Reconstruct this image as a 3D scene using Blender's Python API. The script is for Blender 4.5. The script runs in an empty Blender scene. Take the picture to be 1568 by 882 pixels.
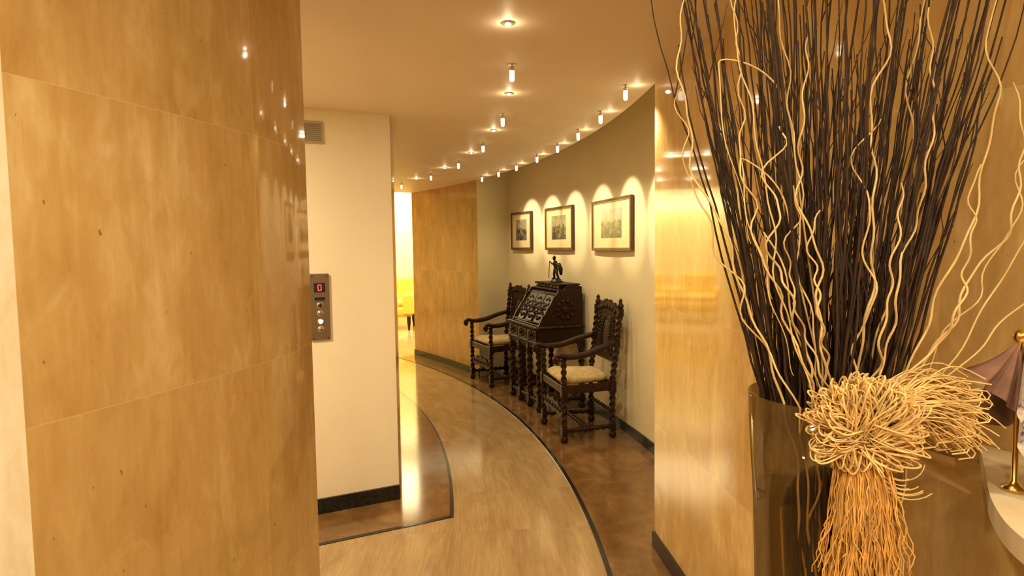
import bpy, math, random
from mathutils import Vector, Matrix
random.seed(7)
S=bpy.context.scene
H=2.418
CX,CY=-9.587,2.846
R_OUT,R_IN,R_M,R_N,R_W=10.044,9.227,10.333,10.815,8.907
def pol(R,a,z=None):
    a=math.radians(a); x,y=CX+R*math.cos(a),CY+R*math.sin(a)
    return (x,y) if z is None else Vector((x,y,z))
def arc(R,a0,a1,n=None):
    n=n or max(2,int(abs(a1-a0)*2)+1)
    return [pol(R,a0+(a1-a0)*i/(n-1)) for i in range(n)]

# ---------------------------------------------------------------- materials
class NT:
    def __init__(s,name):
        s.m=bpy.data.materials.new(name); s.m.use_nodes=True
        s.t=s.m.node_tree; s.t.nodes.clear()
        s.out=s.n('ShaderNodeOutputMaterial'); s.p=s.n('ShaderNodeBsdfPrincipled')
        s.l(s.p.outputs[0],s.out.inputs[0])
    def n(s,t,**k):
        x=s.t.nodes.new(t)
        for a,b in k.items(): setattr(x,a,b)
        return x
    def l(s,a,b): s.t.links.new(a,b)
    def put(s,sock,v):
        if isinstance(v,bpy.types.NodeSocket): s.l(v,sock)
        elif v is not None: sock.default_value=v
    def M(s,op,a,b=None,c=None):
        x=s.n('ShaderNodeMath',operation=op); s.put(x.inputs[0],a)
        if b is not None: s.put(x.inputs[1],b)
        if c is not None: s.put(x.inputs[2],c)
        return x.outputs[0]
    def comb(s,x,y,z=0.0):
        c=s.n('ShaderNodeCombineXYZ')
        for i,v in enumerate((x,y,z)): s.put(c.inputs[i],v)
        return c.outputs[0]
    def sep(s,v):
        c=s.n('ShaderNodeSeparateXYZ'); s.l(v,c.inputs[0]); return c.outputs
    def noise(s,vec,scale,detail=4,rough=.5,dist=0):
        x=s.n('ShaderNodeTexNoise'); s.l(vec,x.inputs['Vector'])
        x.inputs['Scale'].default_value=scale; x.inputs['Detail'].default_value=detail
        x.inputs['Roughness'].default_value=rough; x.inputs['Distortion'].default_value=dist
        return x.outputs['Fac']
    def ramp(s,f,stops):
        x=s.n('ShaderNodeValToRGB'); s.l(f,x.inputs[0]); e=x.color_ramp.elements
        while len(e)<len(stops): e.new(.5)
        for i,(p,c) in enumerate(stops):
            e[i].position=p; e[i].color=(*c,1) if len(c)==3 else c
        return x.outputs[0]
    def mix(s,f,a,b,bt='MIX'):
        x=s.n('ShaderNodeMix',data_type='RGBA',blend_type=bt)
        s.put(x.inputs[0],f)
        for i,v in ((6,a),(7,b)):
            if isinstance(v,tuple): v=(*v,1) if len(v)==3 else v
            s.put(x.inputs[i],v)
        return x.outputs[2]
    def col(s,c):
        if isinstance(c,tuple): s.p.inputs['Base Color'].default_value=(*c,1)
        else: s.l(c,s.p.inputs['Base Color'])
    def bump(s,h,st=.2,d=.002):
        x=s.n('ShaderNodeBump'); x.inputs['Strength'].default_value=st; x.inputs['Distance'].default_value=d
        s.l(h,x.inputs['Height']); s.l(x.outputs[0],s.p.inputs['Normal'])
    def set(s,**k):
        for a,b in k.items(): s.p.inputs[a.replace('_',' ')].default_value=b
        return s
def simple(name,c,rough=.5,metal=0,emit=None,es=0,nz=0.0,nscale=40):
    a=NT(name)
    if nz:
        tc=a.n('ShaderNodeTexCoord'); f=a.noise(tc.outputs['Object'],nscale,4)
        c2=tuple(x*(1-nz) for x in c); c3=tuple(min(1,x*(1+nz)) for x in c)
        a.col(a.ramp(f,[(.3,c2),(.7,c3)]))
    else: a.col(c)
    a.set(Roughness=rough,Metallic=metal)
    if emit: a.p.inputs['Emission Color'].default_value=(*emit,1); a.p.inputs['Emission Strength'].default_value=es
    return a.m
def marble(name,cols,u0=0,L=.7,seed=0,rough=.07,spec=.5):
    a=NT(name); uv=a.n('ShaderNodeUVMap'); x,y,_=a.sep(uv.outputs[0])
    us=a.M('DIVIDE',a.M('SUBTRACT',x,u0),L); vs=a.M('DIVIDE',a.M('SUBTRACT',y,.05),.62)
    iu,iv=a.M('FLOOR',us),a.M('FLOOR',vs); fu,fv=a.M('FRACT',us),a.M('FRACT',vs)
    wn=a.n('ShaderNodeTexWhiteNoise',noise_dimensions='2D'); a.l(a.comb(iu,iv),wn.inputs['Vector'])
    r=wn.outputs['Value']
    X=a.M('ADD',x,a.M('MULTIPLY',r,9+seed))
    n1=a.noise(a.comb(a.M('MULTIPLY',X,6.5),a.M('MULTIPLY',y,2.0),seed),1,5,.58,.5)
    n2=a.noise(a.comb(a.M('MULTIPLY',X,60),a.M('MULTIPLY',y,5),seed),1,3,.6,.3)
    n3=a.noise(a.comb(a.M('MULTIPLY',X,22),a.M('MULTIPLY',y,8),seed+3),1,5,.65,.8)
    f=a.M('ADD',a.M('MULTIPLY',n1,.58),a.M('ADD',a.M('MULTIPLY',n2,.13),a.M('MULTIPLY',n3,.29)))
    f=a.M('ADD',f,a.M('MULTIPLY',a.M('SUBTRACT',r,.5),.04))
    c=a.ramp(f,[(.34,cols[0]),(.44,cols[1]),(.55,cols[2]),(.67,cols[3])])
    bl=a.noise(a.comb(a.M('MULTIPLY',X,9),a.M('MULTIPLY',y,3.6),seed+20),1,5,.65,1.1)
    c=a.mix(a.M('MULTIPLY',a.M('MINIMUM',a.M('MAXIMUM',a.M('MULTIPLY',a.M('SUBTRACT',bl,.56),6),0.0),1.0),.5),c,cols[3])
    pn=a.noise(a.comb(a.M('MULTIPLY',X,62),a.M('MULTIPLY',y,24),seed+7),1,2,.5)
    pit=a.M('MULTIPLY',a.M('GREATER_THAN',pn,.745),.7)
    c=a.mix(pit,c,(.16,.08,.025))
    du=a.M('MULTIPLY',a.M('MINIMUM',fu,a.M('SUBTRACT',1,fu)),L)
    dv=a.M('MULTIPLY',a.M('MINIMUM',fv,a.M('SUBTRACT',1,fv)),.62)
    sm=a.M('MULTIPLY',a.M('LESS_THAN',a.M('MINIMUM',du,dv),.0010),.4)
    c=a.mix(sm,c,(.8,.62,.33))
    a.col(c); a.set(Roughness=rough); a.p.inputs['Specular IOR Level'].default_value=spec
    return a.m
G4=[(.45,.275,.09),(.54,.35,.13),(.61,.415,.17),(.74,.57,.30)]
MAR_L=marble('marble_gold_left',G4,u0=.64,L=.64,seed=2)
MAR_R=marble('marble_gold_right',G4,u0=.43,L=.70,seed=5)
MAR_F=marble('marble_gold_far',[(.34,.18,.045),(.43,.25,.065),(.50,.31,.09),(.60,.41,.15)],u0=.1,L=.62,seed=8)
MAR_E=marble('marble_light_edge',[(.62,.52,.38),(.74,.66,.5),(.84,.78,.64),(.93,.9,.8)],u0=.3,L=.8,seed=11)
MAR_P=marble('marble_pink',[(.5,.3,.22),(.6,.4,.3),(.66,.46,.36),(.75,.55,.45)],u0=.3,L=3,seed=13)
MAR_C=marble('marble_counter',[(.60,.49,.32),(.70,.60,.42),(.78,.69,.52),(.86,.79,.62)],u0=.3,L=30,seed=17,rough=.35,spec=.3)
def plaster(name,c,rough=.85):
    a=NT(name); tc=a.n('ShaderNodeTexCoord'); n=a.noise(tc.outputs['Object'],2.5,5)
    a.col(a.ramp(n,[(.3,tuple(x*.95 for x in c)),(.7,c)])); a.set(Roughness=rough)
    a.bump(a.noise(tc.outputs['Object'],180,3),.15,.001); return a.m
WHITE=plaster('plaster_cream',(.92,.89,.77)); NICHE=plaster('plaster_niche',(.84,.77,.52),.6)
CEIL=plaster('ceiling_paint',(.86,.73,.56),.55); YEL=plaster('plaster_yellow',(.9,.80,.42))
PALE=plaster('plaster_pale',(.7,.55,.38))
def floor_mat(name,cols,streak=True):
    a=NT(name); tc=a.n('ShaderNodeTexCoord'); x,y,_=a.sep(tc.outputs['Object'])
    dx,dy=a.M('SUBTRACT',x,CX),a.M('SUBTRACT',y,CY)
    r=a.M('SQRT',a.M('ADD',a.M('MULTIPLY',dx,dx),a.M('MULTIPLY',dy,dy)))
    th=a.M('MULTIPLY',a.M('ARCTAN2',dy,dx),10)
    sl=a.M('FLOOR',a.M('DIVIDE',th,.6)); fr=a.M('FRACT',a.M('DIVIDE',th,.6))
    wn=a.n('ShaderNodeTexWhiteNoise',noise_dimensions='1D'); a.l(sl,wn.inputs['W']); rv=wn.outputs['Value']
    rr=a.M('ADD',r,a.M('MULTIPLY',rv,3))
    n1=a.noise(a.comb(a.M('MULTIPLY',rr,85),a.M('MULTIPLY',th,3.5),0),1,5,.65,.4)
    n2=a.noise(a.comb(a.M('MULTIPLY',rr,8),a.M('MULTIPLY',th,1.8),4),1,5,.6,.5)
    n3=a.noise(a.comb(a.M('MULTIPLY',rr,5),a.M('MULTIPLY',th,4),9),1,5,.6,.6)
    f=a.M('ADD',a.M('MULTIPLY',n1,.45),a.M('MULTIPLY',n2,.55)) if streak else a.M('ADD',a.M('MULTIPLY',n1,.2),a.M('MULTIPLY',n3,.8))
    c=a.ramp(f,[(.33,cols[0]),(.5,cols[1]),(.67,cols[2])])
    sm=a.M('MULTIPLY',a.M('LESS_THAN',fr,.004),.3); c=a.mix(sm,c,cols[0])
    a.col(c); a.set(Roughness=.12); a.p.inputs['Specular IOR Level'].default_value=.5
    return a.m
FL=floor_mat('floor_travertine',[(.29,.195,.095),(.40,.285,.15),(.51,.385,.225)])
FB=floor_mat('floor_border_brown',[(.13,.066,.024),(.19,.103,.040),(.27,.16,.07)],False)
GREEN=simple('dark_green_marble',(.016,.018,.018),.15,nz=.5,nscale=60)
def wood_mat():
    a=NT('carved_dark_wood'); tc=a.n('ShaderNodeTexCoord')
    n=a.noise(tc.outputs['Object'],45,4,.6); a.col(a.ramp(n,[(.3,(.009,.003,.0012)),(.55,(.028,.009,.003)),(.8,(.080,.028,.008))]))
    a.set(Roughness=.42); a.p.inputs['Specular IOR Level'].default_value=.28; a.bump(a.noise(tc.outputs['Object'],110,3),.6,.004); return a.m
WOOD=wood_mat()
CUSH=simple('cushion_cream',(.55,.43,.22),.9,nz=.2,nscale=25)
REDT=simple('red_upholstery',(.35,.04,.02),.6)
BRONZE=simple('bronze_patina',(.03,.025,.018),.3,.6,nz=.4)
STEEL=simple('brushed_steel',(.36,.31,.26),.32,.9,nz=.1,nscale=200)
BLACK=simple('black_plastic',(.02,.02,.02),.3)
REDL=simple('red_led',(.8,.02,.02),.4,emit=(1,.03,.03),es=6)
BLUEL=simple('button_glow',(.7,.8,1),.3,emit=(.7,.85,1),es=2)
VENT=simple('vent_grey',(.48,.44,.34),.6)
VENTD=simple('vent_dark',(.25,.22,.15),.7)
FRAME=simple('frame_wood',(.10,.045,.014),.35,nz=.3)
GILT=simple('gilt_fillet',(.55,.36,.10),.35,.6)
MAT=simple('picture_mat',(.70,.60,.36),.2)
LAMPW=simple('lamp_glass',(1,.95,.85),.4,emit=(1,.90,.70),es=2.6)
CHROME=simple('chrome',(.7,.65,.55),.2,.9)
LAMPH=simple('lamp_hot',(1,1,1),.4,emit=(1,.92,.75),es=22)
TWIG=simple('dark_twig',(.034,.015,.007),.65,nz=.6,nscale=30)
CURLY=simple('pale_willow',(.72,.53,.25),.5,nz=.22,nscale=20)
RAFF=simple('raffia_straw',(.78,.54,.23),.6,nz=.3,nscale=30)
RAFD=simple('raffia_tail',(.66,.37,.10),.6,nz=.35,nscale=25)
YFAB=simple('yellow_fabric',(.75,.52,.08),.8,nz=.1)
PURP=simple('purple_cloth',(.20,.10,.075),.7,nz=.5,nscale=14)
GOLD=simple('gold_metal',(.75,.5,.15),.25,1)
def sachet():
    a=NT('pale_printed_cloth'); tc=a.n('ShaderNodeTexCoord')
    n=a.noise(tc.outputs['Object'],26,2,.5,1.5)
    a.col(a.ramp(n,[(.34,(.16,.10,.34)),(.40,(.56,.50,.46)),(.6,(.62,.56,.48)),(.72,(.42,.36,.50))])); a.set(Roughness=.7); return a.m
SACH=sachet()
def glass():
    a=NT('vase_glass'); a.t.nodes.remove(a.p)
    tr=a.n('ShaderNodeBsdfTransparent'); tr.inputs[0].default_value=(.88,.81,.66,1)
    gl=a.n('ShaderNodeBsdfGlossy'); gl.inputs['Roughness'].default_value=.03; gl.inputs[0].default_value=(.9,.9,.9,1)
    fr=a.n('ShaderNodeFresnel'); fr.inputs[0].default_value=1.45
    mx=a.n('ShaderNodeMixShader'); a.l(a.M('MULTIPLY',fr.outputs[0],.8),mx.inputs[0]); a.l(tr.outputs[0],mx.inputs[1]); a.l(gl.outputs[0],mx.inputs[2]); a.l(mx.outputs[0],a.out.inputs[0])
    return a.m
GLASS=glass()
def print_mat(name,seed):
    a=NT(name); tc=a.n('ShaderNodeTexCoord'); x,y,z=a.sep(tc.outputs['Generated'])
    sky=a.noise(a.comb(a.M('MULTIPLY',x,3),a.M('MULTIPLY',z,2),seed),1.5,4)
    tree=a.noise(a.comb(a.M('MULTIPLY',x,7),a.M('MULTIPLY',z,5),seed+3.3),1,6,.7)
    hz=a.M('ADD',.18,a.M('MULTIPLY',a.noise(a.comb(a.M('MULTIPLY',x,5),0.0,seed),1,3),.75))
    isb=a.M('LESS_THAN',z,hz)
    c1=a.ramp(sky,[(.3,(.20,.18,.11)),(.7,(.36,.33,.22))])
    c2=a.ramp(tree,[(.38,(.015,.014,.01)),(.5,(.07,.06,.04)),(.62,(.22,.2,.12))])
    a.col(a.mix(isb,c1,c2)); a.set(Roughness=.15); return a.m

# ---------------------------------------------------------------- mesh builder
class B:
    def __init__(s): s.v=[];s.f=[];s.mi=[];s.sm=[];s.mats=[]
    def mid(s,m):
        if m not in s.mats: s.mats.append(m)
        return s.mats.index(m)
    def add(s,vs,fs,m,sm=True,T=None):
        o=len(s.v); s.v+=[ (T@Vector(v)) if T else Vector(v) for v in vs]
        k=s.mid(m)
        for f in fs: s.f.append([i+o for i in f]); s.mi.append(k); s.sm.append(sm)
    def tube(s,path,r,m,n=10,lobes=0,amp=0,tw=0,flat=1,closed=False,sm=True):
        P=[Vector(p) for p in path]; N=len(P)
        if not hasattr(r,'__len__'): r=[r]*N
        t0=(P[1]-P[0]).normalized(); up=Vector((0,0,1)) if abs(t0.z)<.9 else Vector((0,1,0))
        a=t0.cross(up).normalized(); vs=[];fs=[];L=0
        for i in range(N):
            t=(P[min(i+1,N-1)]-P[max(i-1,0)]).normalized()
            a=(a-t*a.dot(t)).normalized(); b=t.cross(a)
            if i: L+=(P[i]-P[i-1]).length
            for k in range(n):
                ph=2*math.pi*k/n; rr=r[i]
                if lobes: rr*=1+amp*math.cos(lobes*ph-tw*L)
                vs.append(P[i]+a*math.cos(ph)*rr+b*math.sin(ph)*rr*flat)
        for i in range(N-1):
            for k in range(n):
                k2=(k+1)%n; fs.append([i*n+k,i*n+k2,(i+1)*n+k2,(i+1)*n+k])
        if not closed: fs.append(list(range(n))[::-1]); fs.append([(N-1)*n+k for k in range(n)])
        s.add(vs,fs,m,sm)
    def twist(s,p0,p1,r,m,pitch=.055):
        p0,p1=Vector(p0),Vector(p1); L=(p1-p0).length; N=max(6,int(L/.009))
        s.tube([p0.lerp(p1,i/N) for i in range(N+1)],r,m,n=12,lobes=2,amp=.30,tw=2*math.pi/pitch)
    def lathe(s,c,prof,m,n=14,ax=(0,0,1)):
        ax=Vector(ax); c=Vector(c); s.tube([c+ax*z for r,z in prof],[max(r,.0005) for r,z in prof],m,n=n)
    def sphere(s,c,r,m,n=10,sc=(1,1,1)):
        vs=[];fs=[];h=n//2+1
        for i in range(h+1):
            th=math.pi*i/h
            for k in range(n):
                ph=2*math.pi*k/n
                vs.append((c[0]+r*sc[0]*math.sin(th)*math.cos(ph),c[1]+r*sc[1]*math.sin(th)*math.sin(ph),c[2]+r*sc[2]*math.cos(th)))
        for i in range(h):
            for k in range(n):
                k2=(k+1)%n; fs.append([i*n+k,(i+1)*n+k,(i+1)*n+k2,i*n+k2])
        s.add(vs,fs,m)
    def box(s,a,b,m,bev=0.0):
        x0,y0,z0=a;x1,y1,z1=b
        if bev:
            vs=[];d=bev
            for z,i in ((z0,d),(z0+d,0),(z1-d,0),(z1,d)):
                vs+=[(x0+i+0,y0+i,z),(x1-i,y0+i,z),(x1-i,y1-i,z),(x0+i,y1-i,z)]
            fs=[[3,2,1,0],[12,13,14,15]]
            for j in range(3):
                for k in range(4): fs.append([j*4+k,j*4+(k+1)%4,(j+1)*4+(k+1)%4,(j+1)*4+k])
            s.add(vs,fs,m,False)
        else:
            vs=[(x0,y0,z0),(x1,y0,z0),(x1,y1,z0),(x0,y1,z0),(x0,y0,z1),(x1,y0,z1),(x1,y1,z1),(x0,y1,z1)]
            s.add(vs,[[3,2,1,0],[4,5,6,7],[0,1,5,4],[1,2,6,5],[2,3,7,6],[3,0,4,7]],m,False)
    def plate(s,outline,y0,y1,m,shear=0,z0=0):
        n=len(outline)
        vs=[(x,y0+shear*(z-z0),z) for x,z in outline]+[(x,y1+shear*(z-z0),z) for x,z in outline]
        fs=[list(range(n)),[n+i for i in range(n)][::-1]]+[[i,n+i,n+(i+1)%n,(i+1)%n] for i in range(n)]
        s.add(vs,fs,m,False)
    def platex(s,outline,x0,x1,m):
        n=len(outline)
        vs=[(x0,y,z) for y,z in outline]+[(x1,y,z) for y,z in outline]
        fs=[list(range(n))[::-1],[n+i for i in range(n)]]+[[i,(i+1)%n,n+(i+1)%n,n+i] for i in range(n)]
        s.add(vs,fs,m,False)
    def make(s,name,parent=None,M=None):
        me=bpy.data.meshes.new(name); me.from_pydata([tuple(v) for v in s.v],[],s.f)
        for m in s.mats: me.materials.append(m)
        for p,k,sm in zip(me.polygons,s.mi,s.sm): p.material_index=k; p.use_smooth=sm
        import bmesh
        bm=bmesh.new(); bm.from_mesh(me); bmesh.ops.recalc_face_normals(bm,faces=bm.faces); bm.to_mesh(me); bm.free()
        me.update(); o=bpy.data.objects.new(name,me); S.collection.objects.link(o)
        if M is not None: o.matrix_world=M
        if parent: o.parent=parent
        return o
def empty(name,M=None):
    o=bpy.data.objects.new(name,None); S.collection.objects.link(o); o.empty_display_size=.1
    if M is not None: o.matrix_world=M
    return o
def prism(name,outline,z0,z1,mats,edge_mats=None,smooth=False,cap=None,parent=None,ubase=0):
    n=len(outline); me=bpy.data.meshes.new(name)
    vs=[(x,y,z0) for x,y in outline]+[(x,y,z1) for x,y in outline]
    fs=[[i,(i+1)%n,n+(i+1)%n,n+i] for i in range(n)]+[list(range(n))[::-1],[n+i for i in range(n)]]
    me.from_pydata(vs,[],fs); uv=me.uv_layers.new(name='UVMap').data
    d=[ubase]
    for i in range(n):
        a,b=outline[i],outline[(i+1)%n]; d.append(d[-1]+math.dist(a,b))
    for m in mats: me.materials.append(m)
    for p in me.polygons:
        if p.index<n:
            i=p.index; q=[(d[i],z0),(d[i+1],z0),(d[i+1],z1),(d[i],z1)]
            for li,c in zip(p.loop_indices,q): uv[li].uv=c
            p.material_index=edge_mats[i] if edge_mats else 0
            if smooth: p.use_smooth=True
        else:
            for li in p.loop_indices:
                v=vs[me.loops[li].vertex_index]; uv[li].uv=(v[0],v[1])
            p.material_index=cap if cap is not None else 0
    if smooth:
        me.set_sharp_from_angle(angle=math.radians(30))
    me.update(); o=bpy.data.objects.new(name,me); S.collection.objects.link(o)
    if parent: o.parent=parent
    return o
def thick(line,t):
    out=[]
    for i,p in enumerate(line):
        a=Vector(line[max(i-1,0)]);b=Vector(line[min(i+1,len(line)-1)]); d=(b-a).normalized()
        out.append((p[0]+d.y*t,p[1]-d.x*t))
    return list(line)+out[::-1]
def smooth_line(pts,n=8):
    P=[Vector(p) for p in pts]; out=[]
    for i in range(len(P)-1):
        p0=P[max(i-1,0)];p1=P[i];p2=P[i+1];p3=P[min(i+2,len(P)-1)]
        for k in range(n):
            t=k/n
            q=.5*((2*p1)+(-p0+p2)*t+(2*p0-5*p1+4*p2-p3)*t*t+(-p0+3*p1-3*p2+p3)*t**3)
            out.append(tuple(q))
    out.append(tuple(P[-1])); return out

# ---------------------------------------------------------------- shell
prism('floor',[(-9,-3.2),(3.4,-3.2),(3.4,15),(-9,15)],-.1,0,[FL])
def ring(name,R0,R1,a0,a1,z0,z1,m):
    return prism(name,arc(R0,a0,a1,int(abs(a1-a0)*2)+2)+arc(R1,a1,a0,int(abs(a1-a0)*2)+2),z0,z1,[m])
ring('floor_border_outer',R_OUT+.013,R_N,-12,38.2,-.01,.003,FB)
ring('floor_inlay_outer',R_OUT-.013,R_OUT+.013,-14,44,-.01,.004,GREEN)
ew0=Vector((-.74,3.88)); ed=Vector((-.902,-.432)); en=Vector((.432,-.902))
A=pol(R_IN,4.76); Bp=Vector(A)+ed*2.4
prism('floor_border_inner',arc(R_W-.02,44,6.6,60)+[tuple(ew0+ed*2.6)]+[tuple(Bp)]+arc(R_IN,4.76,44,60),-.01,.003,[FB])
lw=.024
prism('floor_inlay_inner',arc(R_IN,44,4.76,60)+[tuple(Bp)]+[tuple(Bp+en*lw)]+arc(R_IN+lw,4.62,44,60),-.01,.004,[GREEN])
rw=smooth_line([pol(R_M,2.0),(.778,2.75),(.80,2.25),(.86,1.75),(.985,1.36),(1.22,1.05),(1.7,.86),(2.4,.8),(3.2,.8)],6)
rwc=rw+[(3.2,1.2),(1.6,1.3),(1.35,2.0),(1.3,3.1),(1.15,3.21)]
prism('wall_right_marble',rwc,0,H+.1,[MAR_R],smooth=True)
def base(name,line,t=.014,h=.085):
    prism(name,thick(line,t),0,h,[GREEN],smooth=True)
base('baseboard_right',rw[:26],.014)
na=arc(R_N,-0.5,28.6)
prism('wall_niche',na+arc(R_N+.15,28.6,-.5),0,2.9,[NICHE],smooth=True)
base('baseboard_niche',na,-.014)
fm=arc(R_M,27.4,38.2)
prism('wall_far_marble',fm+[pol(R_M+.75,38.2),pol(R_N+.16,33),pol(R_N+.12,28.0)],0,2.9,[MAR_F,NICHE],
      edge_mats=[0]*(len(fm)-1)+[0,0,0,1],smooth=True)
base('baseboard_far',arc(R_M,27.4,38.2),-.014)
cl=[(-4,-3.2),(3.4,-3.2),(3.4,3.15)]+[(1.1,3.21)]+arc(R_M,2.0,38.2,70)+arc(R_W-.3,38.2,7,50)+[(-4,4.4)]
prism('ceiling',cl,H,H+.38,[CEIL],smooth=False)
ring('ceiling_niche',R_M-.02,R_N+.15,-.5,30,2.8,2.9,CEIL)
prism('wall_elevator',thick([tuple(ew0+ed*2.7),tuple(ew0)],-.14),0,H+.05,[WHITE])
prism('baseboard_elevator',thick([tuple(ew0+ed*2.7),tuple(ew0)],.016),0,.095,[GREEN])
iw=arc(R_W,6.75,60,60)
prism('wall_inner',thick(iw,-.14),0,H+.05,[MAR_P],smooth=True)
lf=smooth_line([(-.865,1.08),(-.765,1.40),(-.69,1.70),(-.668,1.88),(-.672,2.06)],6)
lo=lf+[(-.80,2.08),(-1.0,1.6),(-1.15,1.3),(-3.0,1.12),(-3.0,.92),(-1.2,1.04)]
n=len(lo); em=[0]*n; em[-1]=1; em[-2]=1
prism('wall_left_marble',lo,0,H+.05,[MAR_L,MAR_E],edge_mats=em,smooth=True)
prism('wall_back',[(-3.2,-3.2),(3.4,-3.2),(3.4,-3.05),(-3.2,-3.05)],0,H+.05,[PALE])
prism('wall_left',[(-3.2,-3.2),(-3.05,-3.2),(-3.05,3.0),(-3.2,3.0)],0,H+.05,[PALE])
prism('wall_right_rear',[(3.2,-3.2),(3.35,-3.2),(3.35,1.0),(3.2,1.0)],0,H+.05,[PALE])
prism('wall_far_room',[(-8,13.3),(1.5,13.3),(1.5,13.45),(-8,13.45)],0,2.34,[YEL])
prism('wall_far_room_upper',[(-8,13.55),(1.5,13.55),(1.5,13.7),(-8,13.7)],0,3.0,[WHITE])
prism('wall_far_room_right',[(-.2,9.0),(0,9.0),(0,13.7),(-.2,13.7)],0,3.0,[YEL])
prism('wall_far_room_left',[(-8.1,7),(-8,7),(-8,13.7),(-8.1,13.7)],0,3.0,[YEL])
prism('ceiling_far_room',[(-8,7.0),(1.5,7.0),(1.5,13.7),(-8,13.7)],2.9,3.0,[WHITE])

# ---------------------------------------------------------------- lamps
def addlight(kind,name,loc,energy,color,parent=None,**k):
    L=bpy.data.lights.new(name,kind); L.energy=energy; L.color=color
    for a,b in k.items():
        if a!='aim': setattr(L,a,b)
    o=bpy.data.objects.new(name,L); S.collection.objects.link(o); o.location=loc
    if 'aim' in k:
        o.rotation_euler=(Vector(k['aim'])-Vector(loc)).to_track_quat('-Z','Y').to_euler()
    if parent: o.parent=parent
    return o
WARM=(1,.72,.38); WARM2=(1,.80,.49); WARM3=(1,.78,.46)
spots=empty('ceiling_spotlights')
bs=B()
def hang(p):
    x,y=p
    bs.lathe((x,y,H),[(.018,0),(.018,-.003),(.004,-.005),(.004,-.012),(.011,-.014),(.0115,-.028)],CHROME,12)
    bs.lathe((x,y,H),[(.0115,-.028),(.0115,-.066),(.009,-.074),(.002,-.077)],LAMPW,12)
def flush(p):
    x,y=p
    bs.lathe((x,y,H),[(.026,0),(.026,-.003),(.018,-.005),(.016,-.003)],CHROME,16)
    bs.lathe((x,y,H),[(.012,-.001),(.012,-.006),(.003,-.012)],LAMPH,12)
for i,a in enumerate([2.2,5.6,8.9,12.1,15.4,18.8,21.8,24.6]):
    p=pol(10.19,a); hang(p)
    pw=pol(R_N,a)
    addlight('SPOT','wall_washer',(p[0],p[1],H-.085),34,WARM2,spots,spot_size=math.radians(46),spot_blend=.45,shadow_soft_size=.01,aim=(pw[0],pw[1],1.86))
    addlight('SPOT','wall_washer_wide',(p[0],p[1],H-.085),17,WARM2,spots,spot_size=math.radians(100),spot_blend=.9,shadow_soft_size=.01,aim=(pw[0],pw[1],1.2))
    q=pol(10.25,a); addlight('POINT','lamp_glow',(q[0],q[1],H-.032),.13,WARM2,spots,shadow_soft_size=.008)
for k in range(6):
    p=pol(9.6,6.2*k); hang(p)
    addlight('SPOT','down_spot',(p[0],p[1],H-.085),18,WARM,spots,spot_size=math.radians(120),spot_blend=.9,shadow_soft_size=.02,aim=(p[0],p[1],0))
    p=pol(9.6,6.2*k-3.1); flush(p)
    addlight('POINT','lamp_glow',(p[0],p[1],H-.032),.26,WARM2,spots,shadow_soft_size=.008)
for x,y,e in ((-.1,.55,14),(-.3,-.7,24),(.6,-.6,27),(-1.6,-.2,22),(1.6,-.3,24),(-1.7,2.3,50)):  # out-of-view fill lights with invented housings, added to brighten reception and elevator wall
    bs.lathe((x,y,H),[(.10,0),(.10,-.006),(.085,-.01),(.08,-.002)],CHROME,20)
    bs.lathe((x,y,H),[(.078,-.001),(.078,-.004)],LAMPW,20)
    addlight('AREA','added_fill_light',(x,y,H-.015),e,WARM3,spots,shape='DISK',size=.16)
bs.make('spot_fixtures',spots)
far=empty('far_room_lights')
addlight('AREA','cove_light',(-3,13.0,2.7),150,(1,.86,.50),far,shape='RECTANGLE',size=6,size_y=.3,aim=(-3,13.4,2.0))
addlight('AREA','room_light',(-3,11.3,2.85),300,(1,.85,.48),far,shape='RECTANGLE',size=4,size_y=2,aim=(-3,11.3,0))

# ---------------------------------------------------------------- elevator panel + vent
def wallM(t,z):
    p=ew0+ed*t
    x=Vector((-ed.x,-ed.y,0)); y=Vector((-en.x,-en.y,0)); M=Matrix.Identity(4)
    M.col[0][:3]=x; M.col[1][:3]=y; M.col[2][:3]=(0,0,1); M.col[3][:3]=(p.x,p.y,z)
    return M
b=B()
b.box((-.056,-.014,-.2),(.056,0,.2),STEEL,.005)
for x in (-.042,.042):
    for z in (-.185,.185): b.lathe((x,-.014,z),[(.005,0),(.004,-.003)],BLACK,8,(0,1,0))
b.box((-.032,-.017,.09),(.032,-.013,.145),BLACK,.002)
for x0,x1,z0,z1 in ((-.009,.009,.132,.136),(-.009,.009,.099,.103),(-.011,-.007,.101,.134),(.007,.011,.101,.134)):
    b.box((x0,-.019,z0),(x1,-.016,z1),REDL)
for i,z in enumerate((.012,-.035,-.085,-.13)):
    b.lathe((.0,-.013,z),[(.019,0),(.019,-.004),(.015,-.006)],CHROME,16,(0,1,0))
    b.lathe((.0,-.018,z),[(.013,0),(.012,-.004),(.003,-.005)],BLUEL if i==2 else STEEL if i else BLACK,16,(0,1,0))
b.box((-.03,-.0155,.04),(.03,-.0135,.06),BLACK)
b.make('elevator_call_panel',M=wallM(.452,1.258))
b=B(); b.box((-.06,-.012,-.065),(.06,0,.065),VENT,.004)
for i in range(9): b.box((-.048,-.015,-.05+i*.0115),(.048,-.011,-.045+i*.0115),VENTD)
b.make('air_vent',M=wallM(.46,2.285))

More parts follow.
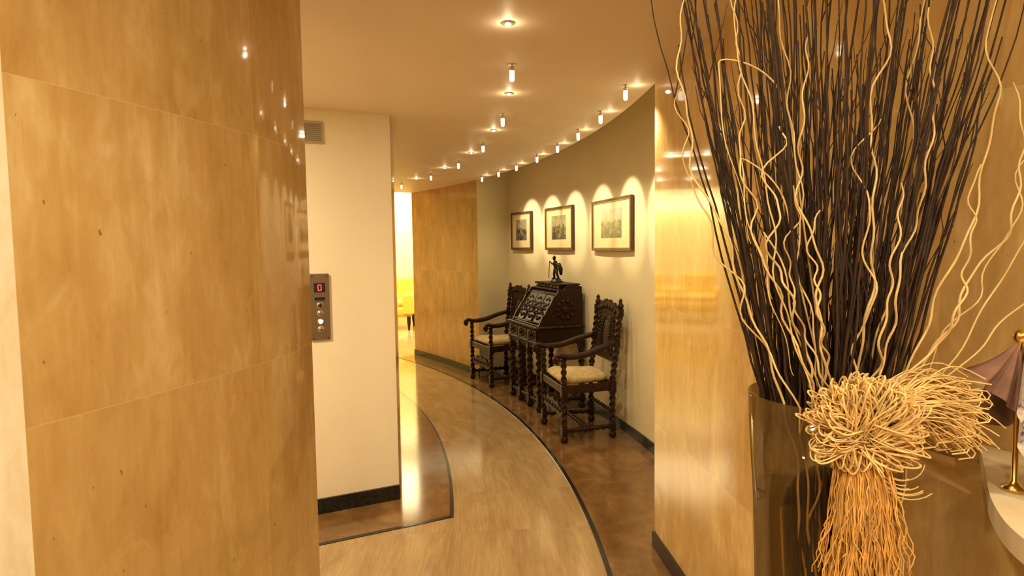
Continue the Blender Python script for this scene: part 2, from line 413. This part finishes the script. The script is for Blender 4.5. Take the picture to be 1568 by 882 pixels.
# ---------------------------------------------------------------- pictures
def rad(R,a,z=0):
    p=pol(R,a); return Matrix.Translation((p[0],p[1],z))@Matrix.Rotation(math.radians(a-90),4,'Z')
for i,(a0,a1,z0,z1) in enumerate(((11.7,16.4,1.555,2.01),(18.8,22.5,1.56,2.02),(24.4,27.3,1.565,2.02))):
    a=(a0+a1)/2; w=2*R_N*math.sin(math.radians(a1-a0)/2)*.97; h=z1-z0
    sag=R_N*(1-math.cos(math.radians(a1-a0)/2))
    par=empty('framed_picture',rad(R_N-sag-.02,a,(z0+z1)/2))
    b=B(); fw=.022
    X,Z=w/2,h/2
    for q in ([(-X,-Z),(X,-Z),(X-fw,-Z+fw),(-X+fw,-Z+fw)],[(X,-Z),(X,Z),(X-fw,Z-fw),(X-fw,-Z+fw)],[(X,Z),(-X,Z),(-X+fw,Z-fw),(X-fw,Z-fw)],[(-X,Z),(-X,-Z),(-X+fw,-Z+fw),(-X+fw,Z-fw)]):
        b.plate(q,-.015,.012,FRAME)
    X2,Z2,f2=X-fw,Z-fw,.008
    for q in ([(-X2,-Z2),(X2,-Z2),(X2-f2,-Z2+f2),(-X2+f2,-Z2+f2)],[(X2,-Z2),(X2,Z2),(X2-f2,Z2-f2),(X2-f2,-Z2+f2)],[(X2,Z2),(-X2,Z2),(-X2+f2,Z2-f2),(X2-f2,Z2-f2)],[(-X2,Z2),(-X2,-Z2),(-X2+f2,-Z2+f2),(-X2+f2,Z2-f2)]):
        b.plate(q,-.010,.010,GILT)
    b.box((-X+.01,-.002,-Z+.01),(X-.01,.006,Z-.01),MAT)
    b.make('frame',par).matrix_parent_inverse=Matrix()
    b=B(); b.box((-X*.52,-.004,-Z*.50),(X*.52,-.0018,Z*.60),print_mat('engraving_%d'%i,i*5.1+1)); b.make('engraving',par).matrix_parent_inverse=Matrix()

# ---------------------------------------------------------------- carved chair
def carved_chair(M):
    par=empty('carved_armchair',M)
    W=WOOD; b=B()
    fx,fy,rx,ry=.285,-.235,.25,.20
    def yb(z): return ry+.13*max(0,z-.5)
    for sx in (-1,1):
        for (x,y) in ((sx*fx,fy),(sx*rx,ry)):
            b.lathe((x,y,0),[(.018,0),(.030,.012),(.033,.03),(.024,.05),(.018,.06)],W)
            b.box((x-.024,y-.024,.06),(x+.024,y+.024,.125),W,.004)
            b.lathe((x,y,.125),[(.022,0),(.027,.01),(.018,.022)],W)
            b.twist((x,y,.145),(x,y,.365),.0215,W)
            b.lathe((x,y,.36),[(.018,0),(.028,.01),(.02,.022)],W)
            b.box((x-.026,y-.026,.38),(x+.026,y+.026,.475),W,.004)
        x=sx*fx
        b.lathe((x,fy,.475),[(.022,0),(.027,.012),(.016,.026)],W)
        b.twist((x,fy,.50),(x,fy,.665),.020,W)
        b.lathe((x,fy,.66),[(.018,0),(.026,.012),(.022,.03)],W)
        arm=smooth_line([(sx*rx,yb(.78)-.01,.80),(sx*(rx+.03),.10,.765),(sx*(fx+.01),-.06,.715),(sx*(fx+.015),-.2,.705),(sx*(fx+.02),-.275,.722),(sx*(fx+.02),-.315,.705),(sx*(fx+.02),-.315,.672),(sx*(fx+.02),-.29,.662)],5)
        b.tube(arm,[.021+.006*math.sin(i/len(arm)*6) for i in range(len(arm))],W,n=10)
        b.sphere((sx*(fx+.02),-.296,.69),.026,W,10,(.95,1,1)); b.sphere((sx*(fx+.02),-.322,.70),.014,REDT)
        b.twist((sx*rx,yb(.5),.475),(sx*rx,yb(.80),.76),.022,W)
        b.box((sx*rx-.024,yb(.79)-.024,.755),(sx*rx+.024,yb(.79)+.024,.815),W,.004)
        b.twist((sx*rx,yb(.82),.815),(sx*rx,yb(1.02),1.02),.022,W)
        b.box((sx*rx-.026,yb(1.04)-.022,1.01),(sx*rx+.026,yb(1.04)+.022,1.075),W,.004)
        b.lathe((sx*rx,yb(1.08),1.07),[(.014,0),(.024,.014),(.028,.03),(.018,.045),(.012,.055),(.018,.065),(.010,.082),(.002,.09)],W)
        b.twist((sx*fx,fy,.095),(sx*rx,ry,.095),.017,W)
        b.twist((sx*.155,yb(.7),.66),(sx*.155,yb(1.0),1.03),.013,W,.04)
    xm=(fx+rx)/2
    b.twist((-xm,-.02,.095),(xm,-.02,.095),.017,W)
    b.twist((-rx,ry,.22),(rx,ry,.22),.015,W)
    b.box((-fx,fy-.018,.40),(fx,fy+.018,.465),W,.004); b.box((-rx,ry-.018,.40),(rx,ry+.018,.465),W,.004)
    for sx in (-1,1):
        b.add([(sx*fx-.016,fy,.40),(sx*fx+.016,fy,.40),(sx*rx+.016,ry,.40),(sx*rx-.016,ry,.40),(sx*fx-.016,fy,.465),(sx*fx+.016,fy,.465),(sx*rx+.016,ry,.465),(sx*rx-.016,ry,.465)],[[3,2,1,0],[4,5,6,7],[0,1,5,4],[1,2,6,5],[2,3,7,6],[3,0,4,7]],W,False)
    ol=[]
    N=24
    for i in range(N+1):
        t=i/N; ol.append((-.26+.52*t,.20+.012*math.cos(t*math.pi*6)))
    for i in range(N+1):
        t=1-i/N; ol.append((-.26+.52*t,.265+.045*math.sin(t*math.pi)+.012*math.cos(t*math.pi*8)))
    b.plate(ol,fy-.01,fy+.012,W)
    for i in range(7): b.sphere((-.21+.07*i,fy-.012,.25),.02,W,8,(1,.5,1))
    ol=[]
    for i in range(N+1):
        t=i/N; ol.append((-.235+.47*t,.985-.02*math.sin(t*math.pi)))
    for i in range(33):
        t=1-i/32; ol.append((-.235+.47*t,1.055+.07*math.sin(t*math.pi)**.8+.013*math.cos(t*math.pi*10)))
    b.plate(ol,yb(1.04)-.014,yb(1.04)+.012,W)
    for i in range(7):
        t=(i+.5)/7; b.sphere((-.21+.42*t,yb(1.04)-.016,1.035+.04*math.sin(t*math.pi)),.024,W,8,(1,.5,1))
    b.sphere((0,yb(1.1)-.014,1.085),.034,W,10,(1.1,.5,1))
    ol=[(-.235,.63),(.235,.63)]+[(.235-.47*i/20,.675+.014*math.cos(i*math.pi/2.5)) for i in range(21)]
    b.plate(ol,yb(.66)-.012,yb(.66)+.012,W)
    cz=.835; tilt=.13
    for sx in (-1,1):
        ol=[]
        for i in range(21):
            t=i/20; z=.67+.33*t; ol.append((sx*(.115+.012*math.cos(t*math.pi*7)),z))
        for i in range(21):
            t=1-i/20; z=.67+.33*t; ol.append((sx*(.012+.062*math.sin(math.pi*t)**.6),z))
        if sx<0: ol=ol[::-1]
        b.plate(ol,yb(.67)-.010,yb(.67)+.010,W,shear=tilt,z0=.67)
    for i in range(-5,6):
        z=cz+i*.024
        b.tube([(-.075,yb(z),z),(.075,yb(z),z)],.0035,W,n=5)
    for i in range(-3,4):
        b.tube([(i*.02,yb(.69),.69),(i*.02,yb(.98),.98)],.0035,W,n=5)
    for k in range(12):
        z=.70+.28*k/11
        for sx in (-1,1): b.sphere((sx*.098,yb(z)-.011,z),.013,W,7,(1,.6,1))
    o=b.make('carved_frame',par); o.matrix_parent_inverse=Matrix()
    c=B(); vs=[];fs=[];n=28;hh=[(0,.86),(.012,.98),(.03,1.03),(.05,1.0),(.064,.88),(.072,.6),(.074,0.02)]
    for z,s in hh:
        for k in range(n):
            t=2*math.pi*k/n; cx,sy=math.cos(t),math.sin(t)
            x=math.copysign(abs(cx)**.45,cx)*.245*s; y=math.copysign(abs(sy)**.45,sy)*.215*s
            vs.append((x*(1-.08*y/.2),y-.02,.465+z+.006*math.sin(3*t+z*40)*(z>.01)))
    for i in range(len(hh)-1):
        for k in range(n): fs.append([i*n+k,i*n+(k+1)%n,(i+1)*n+(k+1)%n,(i+1)*n+k])
    fs.append(list(range(n))[::-1]); fs.append([(len(hh)-1)*n+k for k in range(n)])
    c.add(vs,fs,CUSH)
    o=c.make('cushion',par); o.matrix_parent_inverse=Matrix()
    return par
carved_chair(rad(10.445,13.5,.004)); carved_chair(rad(10.445,25.5,.004))

# ---------------------------------------------------------------- carved writing desk
def desk(M):
    par=empty('carved_writing_desk',M); W=WOOD; b=B()
    X=.38; yf,yr=-.235,.215
    for x,y in ((-X,yf),(X,yf),(-X,yr),(X,yr),(-.13,yf),(.13,yf)):
        b.lathe((x,y,0),[(.02,0),(.034,.014),(.036,.035),(.026,.055),(.02,.065)],W)
        b.box((x-.026,y-.026,.065),(x+.026,y+.026,.135),W,.004)
        b.lathe((x,y,.135),[(.022,0),(.032,.012),(.02,.026)],W)
        b.twist((x,y,.16),(x,y,.56),.026,W,.07)
        b.lathe((x,y,.555),[(.02,0),(.034,.012),(.034,.03),(.024,.045)],W)
        b.box((x-.03,y-.03,.595),(x+.03,y+.03,.68),W,.004)
    b.twist((-X,yf,.10),(X,yf,.10),.018,W); b.twist((-X,yr,.10),(X,yr,.10),.018,W)
    for s in (-1,1): b.twist((s*X,yf,.10),(s*X,yr,.10),.018,W)
    b.box((-.40,yf-.02,.665),(.40,yr+.015,.80),W,.004)
    b.box((-.425,yf-.045,.80),(.425,yr+.02,.828),W,.008)
    b.box((-.41,yf-.03,.655),(.41,yr+.018,.672),W,.004)
    for i in range(26):
        x=-.40+.8*i/25
        b.sphere((x,yf-.046,.814),.012,W,7); b.sphere((x,yf-.03,.655),.012,W,7)
        z=.625-.018*abs(math.sin(i*math.pi/5)); b.sphere((x,yf-.012,z+.012),.020,W,7,(1,.6,1.3))
    for i in range(14):
        y=yf+.45*i/13
        for s in (-1,1): b.sphere((s*.426,y,.814),.012,W,7); b.sphere((s*.41,y,.655),.012,W,7)
    for k in (-1,0,1):
        cx=k*.262; b.box((cx-.12,yf-.032,.685),(cx+.12,yf-.018,.79),W,.006)
        b.sphere((cx,yf-.045,.737),.018,W,8)
        for q in range(8):
            t=q*math.pi/4; b.sphere((cx+.075*math.cos(t),yf-.034,.737+.032*math.sin(t)),.014,W,7,(1,.6,1))
    prof=[(yf+.015,.828),(yr+.01,.828),(yr+.01,1.15),(.02,1.15),(-.02,1.135)]
    b.platex(prof,-.365,.365,W)
    for s in (-1,1):
        ch=[(yf,.828),(yr+.012,.828),(yr+.012,1.20)]
        for i in range(9):
            t=i/8*math.pi/2; ch.append((.12+ .10*math.cos(t+math.pi/2)*1.0+.02, 1.17+.05*math.cos(t)))
        ch+=[(-.02,1.165),(-.05,1.12),(-.075,1.10),(-.11,1.03),(-.135,1.0),(-.17,.94),(-.19,.92)]
        b.platex(ch,s*.365-(.012),s*.365+.012,W)
        for q in range(10):
            t=q*math.pi/5; b.sphere((s*.38,.05+.085*math.cos(t),.98+.085*math.sin(t)),.024,W,7,(.5,1,1))
        b.sphere((s*.38,.05,.98),.04,W,8,(.5,1,1))
    d=Vector((0,.215-.0,.307)).normalized(); nrm=Vector((0,-d.z,d.y)); o0=Vector((0,yf+.015,.828))
    def sl(x,t,h=0): return o0+Vector((x,0,0))+d*t+nrm*h
    Ls=.37
    for x in (-.33,-.11,.11,.33): b.tube([sl(x,.02,.006),sl(x,Ls-.02,.006)],.010,W,n=8)
    for t in (.02,Ls-.02): b.tube([sl(-.34,t,.006),sl(.34,t,.006)],.012,W,n=8)
    for k in (-1,0,1):
        for q in range(12):
            t=q*math.pi/6; p=sl(k*.22+.075*math.cos(t),Ls/2+.115*math.sin(t),.004); b.sphere(p,.018,W,7)
        for q in range(7):
            t=q*math.pi/3.5; p=sl(k*.22+.03*math.cos(t),Ls/2+.05*math.sin(t),.006); b.sphere(p,.017,W,7)
        b.sphere(sl(k*.22,Ls/2,.01),.02,W,8)
    b.box((-.35,.0,1.15),(.35,yr+.01,1.175),W,.005)
    b.box((-.30,.03,1.175),(.30,yr+.01,1.215),W,.005); b.box((-.33,.01,1.21),(.33,yr+.015,1.228),W,.005)
    for i in range(20): b.sphere((-.31+.62*i/19,.012,1.219),.010,W,6); b.sphere((-.33+.66*i/19,-.002,1.162),.011,W,6)
    for k in range(-3,4): b.box((k*.085-.03,.022,1.18),(k*.085+.03,.034,1.208),W,.003); b.sphere((k*.085,.02,1.194),.007,CHROME if k%2 else W,6)
    b.make('carved_body',par).matrix_parent_inverse=Matrix()
    s=B(); G=BRONZE; z0=1.228
    s.lathe((0,.12,z0),[(.07,0),(.072,.008),(.055,.016),(.05,.03),(.04,.036)],G,16)
    zz=z0+.036
    s.tube([(-.022,.11,zz),(-.024,.105,zz+.05),(-.016,.115,zz+.10)],[.010,.013,.018],G)
    s.tube([(.03,.135,zz),(.028,.115,zz+.05),(.014,.118,zz+.10)],[.010,.013,.018],G)
    s.sphere((-.024,.098,zz+.004),.013,G,8,(1,1.6,.7)); s.sphere((.031,.122,zz+.004),.013,G,8,(1,1.6,.7))
    s.tube([(0,.117,zz+.085),(.0,.115,zz+.12),(-.002,.11,zz+.155),(-.003,.108,zz+.178),(-.003,.105,zz+.19)],[.022,.021,.028,.020,.008],G)
    s.tube([(-.024,.108,zz+.165),(-.055,.10,zz+.15),(-.07,.075,zz+.18)],[.010,.009,.006],G)
    s.tube([(.022,.108,zz+.165),(.05,.115,zz+.135),(.035,.09,zz+.11)],[.010,.009,.006],G)
    s.sphere((-.003,.100,zz+.208),.018,G,10,(.9,1,1.15)); s.lathe((-.003,.100,zz+.218),[(.028,0),(.024,.004),(.014,.006),(.012,.016),(.003,.02)],G)
    s.tube([(-.07,.075,zz+.18),(-.075,.07,zz+.05),(-.076,.068,zz+.005)],.004,G,n=6)
    s.tube([(.03,.14,zz+.16),(.045,.15,zz+.1),(.04,.155,zz+.04)],[.012,.024,.014],G)
    s.make('bronze_statuette',par).matrix_parent_inverse=Matrix()
desk(rad(10.53,19.4,.004))

# ---------------------------------------------------------------- far sofa
def armch(M):
    par=empty('yellow_sofa',M); b=B()
    def soft(a,bb,m,e=.06):
        b.box(a,bb,m,e)
    soft((-.8,-.38,.26),(.8,.38,.48),YFAB); soft((-.62,-.36,.46),(-.01,.22,.60),YFAB,.05); soft((.01,-.36,.46),(.62,.22,.60),YFAB,.05)
    soft((-.8,.18,.3),(.8,.42,1.02),YFAB); soft((-.82,-.4,.28),(-.62,.4,.74),YFAB); soft((.62,-.4,.28),(.82,.4,.74),YFAB)
    for s in (-1,1):
        for y in (-.3,.3): b.lathe((s*.72,y,0),[(.018,0),(.02,.03),(.035,.14),(.04,.27)],WOOD)
    o=b.make('upholstery',par); o.matrix_parent_inverse=Matrix()
armch(Matrix.Translation((-2.75,12.4,0)))

# ---------------------------------------------------------------- reception counter (right)
ct=smooth_line([(1.01,1.32),(.90,1.16),(.80,1.01),(.748,.88),(.742,.70),(.80,.52),(1.0,.38),(1.4,.32),(2.4,.32)],6)
cpar=empty('reception_counter')
cb=smooth_line([(.855,1.68),(.85,1.31),(.86,1.12),(.86,.98),(.84,.84),(.83,.70),(.88,.58),(1.05,.47),(1.4,.42),(2.3,.42)],6)
prism('counter_body',cb+[(2.3,.79),(1.7,.83),(1.2,1.03),(.965,1.35)],0,1.122,[MAR_L],smooth=True,parent=cpar)
prism('counter_top',ct+[(2.4,.79),(1.7,.83),(1.2,1.04),(1.03,1.27)],1.122,1.16,[MAR_C],smooth=True,parent=cpar)

par=empty('draped_fabric_ornament',Matrix.Translation((.878,1.065,1.16)))
b=B()
b.lathe((0,0,0),[(.018,0),(.019,.006),(.010,.012),(.005,.018),(.0045,.262),(.008,.265),(.011,.272),(.008,.281),(.002,.285)],GOLD,16)
def cloth(apex,pts,m,fold=.005,n=12):
    A=Vector(apex); rim=[]
    for i in range(len(pts)-1):
        for k in range(n): rim.append(Vector(pts[i]).lerp(Vector(pts[i+1]),k/n))
    rim.append(Vector(pts[-1])); vs=[];fs=[];K=10
    for j in range(K+1):
        for i,r in enumerate(rim):
            t=j/K; p=A.lerp(r,t); p+=Vector((0,1,0))*fold*math.sin(i*.6)*t*2; p.z-=.008*math.sin(t*math.pi); vs.append(p)
    R=len(rim)
    for j in range(K):
        for i in range(R-1): fs.append([j*R+i,j*R+i+1,(j+1)*R+i+1,(j+1)*R+i])
    b.add(vs,fs,m)
cloth((0,-.002,.268),[(-.098,-.005,.220),(-.062,-.012,.185),(-.022,-.018,.150),(.03,-.01,.12)],PURP)
cloth((.004,-.008,.262),[(-.034,-.05,.165),(-.036,-.055,.10),(-.018,-.06,.03),(.03,-.06,.004),(.10,-.04,.02),(.15,0,.12),(.15,.02,.2)],SACH)
cloth((0,.006,.262),[(-.05,.03,.16),(-.02,.06,.1),(.06,.06,.1),(.14,.02,.2)],PURP)
o=b.make('cloth_and_stand',par); o.matrix_parent_inverse=Matrix()

# ---------------------------------------------------------------- vase with branches
VX,VY,VZ=.612,1.20,1.305
va=empty('dried_branch_arrangement')
b=B()
b.lathe((VX,VY,0),[(.16,0),(.16,.03),(.145,.04),(.145,.50),(.155,.51),(.155,.54)],MAR_C,32)
b.make('plinth',va)
b=B(); n=48
prof=[(.0,.545),(.105,.545),(.115,.56),(.122,.8),(.132,1.1),(.143,VZ),(.139,VZ),(.128,1.1),(.118,.8),(.110,.575),(.0,.57)]
vs=[];fs=[]
for r,z in prof:
    for k in range(n): vs.append((VX+r*math.cos(2*math.pi*k/n),VY+r*math.sin(2*math.pi*k/n),z))
for i in range(len(prof)-1):
    for k in range(n): fs.append([i*n+k,i*n+(k+1)%n,(i+1)*n+(k+1)%n,(i+1)*n+k])
b.add(vs,fs,GLASS); b.make('glass_vase',va)
def curve_obj(name,strands,m,res=1,parent=None):
    cu=bpy.data.curves.new(name,'CURVE'); cu.dimensions='3D'; cu.bevel_depth=1.0; cu.bevel_resolution=res; cu.use_fill_caps=True
    for pts,rs in strands:
        sp=cu.splines.new('POLY'); sp.points.add(len(pts)-1)
        for i,(p,r) in enumerate(zip(pts,rs)):
            sp.points[i].co=(*p,1); sp.points[i].radius=r
        sp.use_smooth=True
    cu.materials.append(m); o=bpy.data.objects.new(name,cu); S.collection.objects.link(o)
    if parent: o.parent=parent
    return o
R=random.uniform
def wallx(y):
    if y>1.36: return .985-(y-1.36)*.32
    return .985+(1.36-y)*.75
def clampw(p):
    mx=wallx(p.y)-.03
    if p.x>mx: p.x=mx
    return p
tw=[]
for i in range(215):
    a=R(0,2*math.pi); q=math.sqrt(R(0,1)); 
    rim=Vector((VX+.122*q*math.cos(a),VY+.122*q*math.sin(a),VZ))
    bot=Vector((VX+.08*q*math.cos(a)+R(-.02,.02),VY+.08*q*math.sin(a)+R(-.02,.02),.60))
    zt=R(1.85,2.33) if i%3 else R(1.5,1.95)
    sp=R(.85,1.15)*(zt-VZ)*.42
    top=Vector((VX+.015+q*math.cos(a)*sp, VY+q*math.sin(a)*sp*.72, zt))
    pts=[];rs=[];N=26; ph=R(0,6); ph2=R(0,6); am=R(.003,.010); kx=ky=0
    th=R(.0026,.0044)
    for k in range(N+1):
        t=k/N
        if t<.42: p=bot.lerp(rim,t/.42)
        else:
            u=(t-.42)/.58; p=rim.lerp(top,u)
            kx+=R(-.0042,.0042); ky+=R(-.004,.004)
            p+=Vector((math.cos(a),math.sin(a),0))*(.004*math.sin(u*math.pi))*q
            p+=Vector((math.sin(u*9+ph)*am*u+kx,math.cos(u*8+ph2)*am*u+ky,0))
        pts.append(clampw(p)); rs.append(th*(1-.80*t)+.0005)
    tw.append((pts,rs))
    for _ in range(random.choice((0,1,1,2,2))):
        k=random.randint(13,23); p=pts[k].copy(); d=Vector((R(-.4,.4)+.15*math.cos(a),R(-.3,.3),1)).normalized(); sh=[p.copy()]; L=R(.06,.20)
        for j in range(6):
            p=p+d*L/6+Vector((R(-1,1),R(-1,1),0))*.003; sh.append(clampw(p.copy()))
        tw.append((sh,[.0014-.00015*j for j in range(7)]))
curve_obj('dark_twigs',tw,TWIG,1,va)
cw=[]
spec=[(-.31,-.05,2.14,.010),(-.28,.0,1.90,.013),(-.22,-.1,2.22,.010),(-.15,-.12,2.2,.010),(.0,-.15,2.1,.010),(.08,-.15,1.98,.010),(.10,-.1,2.3,.009),(.22,-.12,2.15,.009),(.30,-.1,1.95,.011),(.34,-.16,2.12,.008),(.31,-.2,1.78,.009),(-.17,-.14,1.8,.015),(-.02,-.16,1.80,.013),(.15,-.18,1.72,.012),(-.1,-.16,1.65,.014),(-.22,-.08,2.05,.013),(.24,-.15,1.86,.011),(-.13,-.12,1.7,.012),(-.12,-.13,1.95,.013),(.03,-.17,1.70,.012)]
for dx,dy,zt,am in spec:
    rim=Vector((VX+.11*dx/.34,VY-.09+R(-.02,.02),VZ)); bot=Vector((VX+dx*.15,VY-.05,.75))
    top=Vector((VX+dx,VY+dy,zt)); N=80; ph=[R(0,6) for _ in range(6)]; pts=[];rs=[]
    Lz=(top-bot).length; s=0; thk=R(.0014,.0026)
    w1,w2,w3=R(24,38),R(48,70),R(9,14)
    for k in range(N+1):
        t=k/N
        if t<.35: p=bot.lerp(rim,t/.35)
        else:
            u=(t-.35)/.65; p=rim.lerp(top,u)+Vector((dx,dy,0))*.2*math.sin(u*math.pi)
        s=t*Lz; g=am*(.4+.6*min(1,t*1.4))
        ox=math.sin(s*w1+ph[0])*(.6+.4*math.sin(s*w3+ph[1]))+.35*math.sin(s*w2+ph[2])+.8*math.sin(s*w3+ph[3])
        oy=math.cos(s*w1*.9+ph[4])*.8+.5*math.sin(s*w3+ph[5])
        p+=Vector((ox,oy,.25*math.cos(s*w1+ph[0])))*g
        pts.append(clampw(p)); rs.append(thk*(1-.7*t)+.0006)
    cw.append((pts,rs))
for z1,x1,z2 in ((1.62,-.11,1.36),(1.75,-.15,1.50),(1.92,-.19,1.60)):
    P=smooth_line([(VX-.05,VZ),(VX-.12,z1-.12),(VX+x1-.05,z1),(VX+x1-.04,(z1+z2)/2),(VX+x1+.01,z2)],12)
    pts=[Vector((x+.005*math.sin(i*.5),VY-.10+.01*math.sin(i*.3),z)) for i,(x,z) in enumerate(P)]
    cw.append((pts,[.0020-.0013*i/len(pts) for i in range(len(pts))]))
curve_obj('curly_willow',cw,CURLY,1,va)
# raffia bow
K=Vector((.580,1.035,1.300)); st=[]; st2=[]
def strand(pts,r=.0016,dst=None):
    (st if dst is None else dst).append((pts,[r]*len(pts)))
for i in range(620):
    phi=random.gauss(1.45,1.25); ln=R(.055,.090)*(1 if -.3<phi<3.2 else .80)
    d=Vector((math.cos(phi),0,math.sin(phi))); pr=Vector((-d.z,0,d.x)); sw=random.choice((-1,1))*R(.006,.045); bulge=R(.010,.08)
    off=Vector((R(-.012,.012)-.010,R(-.012,.012),R(-.010,.008)-.010)); pts=[]
    for k in range(15):
        t=k/14*math.pi
        p=K+off+d*ln*math.sin(t)**.85+pr*sw*math.sin(t*.8)+Vector((0,-1,0))*(bulge*math.sin(t*.75)**1.2)+pr*.003*math.sin(t*3+i)
        pts.append(p)
    strand(pts,R(.0010,.0018))
for i in range(480):
    a=R(-.42,.50); L=R(.11,.180); st0=K+Vector((.042,.0,.016))+Vector((R(-.02,.02),R(-.035,.02),R(-.020,.020)))
    pts=[]; c=R(.0,.035); ph=R(0,6); yy=R(-.03,.03)
    for k in range(11):
        t=k/10; p=st0+Vector((math.cos(a)*L*t,(.03+yy)*t,math.sin(a)*L*t*.8+c*math.sin(t*math.pi)-.018*t*t))
        p.z+=.002*math.sin(t*9+ph); pts.append(p)
    if i%4==0:
        e=pts[-1]; pts+= [e+Vector((.003,-.004,-.006)),e+Vector((-.004,-.008,-.012)),e+Vector((-.03,-.010,-.014))]
    strand(pts,R(.0009,.0015))
for i in range(420):
    x0=R(-.032,.037); x1=x0*1.7+R(-.03,.03); L=R(.30,.46) if i%5 else R(.16,.3); ph=R(0,6); ph3=R(0,6); pts=[]; am=R(.002,.009); y0=R(-.035,.015)
    for k in range(21):
        t=k/20; p=K+Vector((-.008+x0*(.6+.4*min(1,t*4))+(x1-x0)*t+am*math.sin(t*15+ph)*t+.004*math.sin(t*32+ph3)*t+.003*math.sin(t*5+ph),-.018+y0*(.5+t)-.012*math.sin(t*3),-.02-L*t)); pts.append(p)
    strand(pts,R(.0008,.0014),st2)
for i in range(22):
    pts=[]; ph=R(0,6); a=R(-2.4,-.5); r=R(.03,.08)
    for k in range(14):
        t=k/13; pts.append(K+Vector((.01+math.cos(a+t*2.2)*r*t+.02*t,-.04,-.04+math.sin(a+t*2.2)*r*t-.06*t)))
    strand(pts,.0011)
rb=empty('raffia_bow'); rb.parent=va
curve_obj('raffia_loops',st,RAFF,1,rb); curve_obj('raffia_tail',st2,RAFD,1,rb)

# ---------------------------------------------------------------- world, camera
w=bpy.data.worlds.new('World'); S.world=w; w.use_nodes=True
w.node_tree.nodes['Background'].inputs[0].default_value=(1,.8,.5,1); w.node_tree.nodes['Background'].inputs[1].default_value=.05
cam=bpy.data.cameras.new('camera'); cam.lens=949.8/1568*36; cam.sensor_width=36; cam.clip_start=.02
co=bpy.data.objects.new('camera',cam); S.collection.objects.link(co)
co.matrix_world=Matrix.Translation((0,0,1.6))@Matrix.Rotation(math.pi/2-.066,4,'X')@Matrix.Rotation(-.014,4,'Z')
S.camera=co
S.view_settings.view_transform='Standard'
S.view_settings.exposure=0
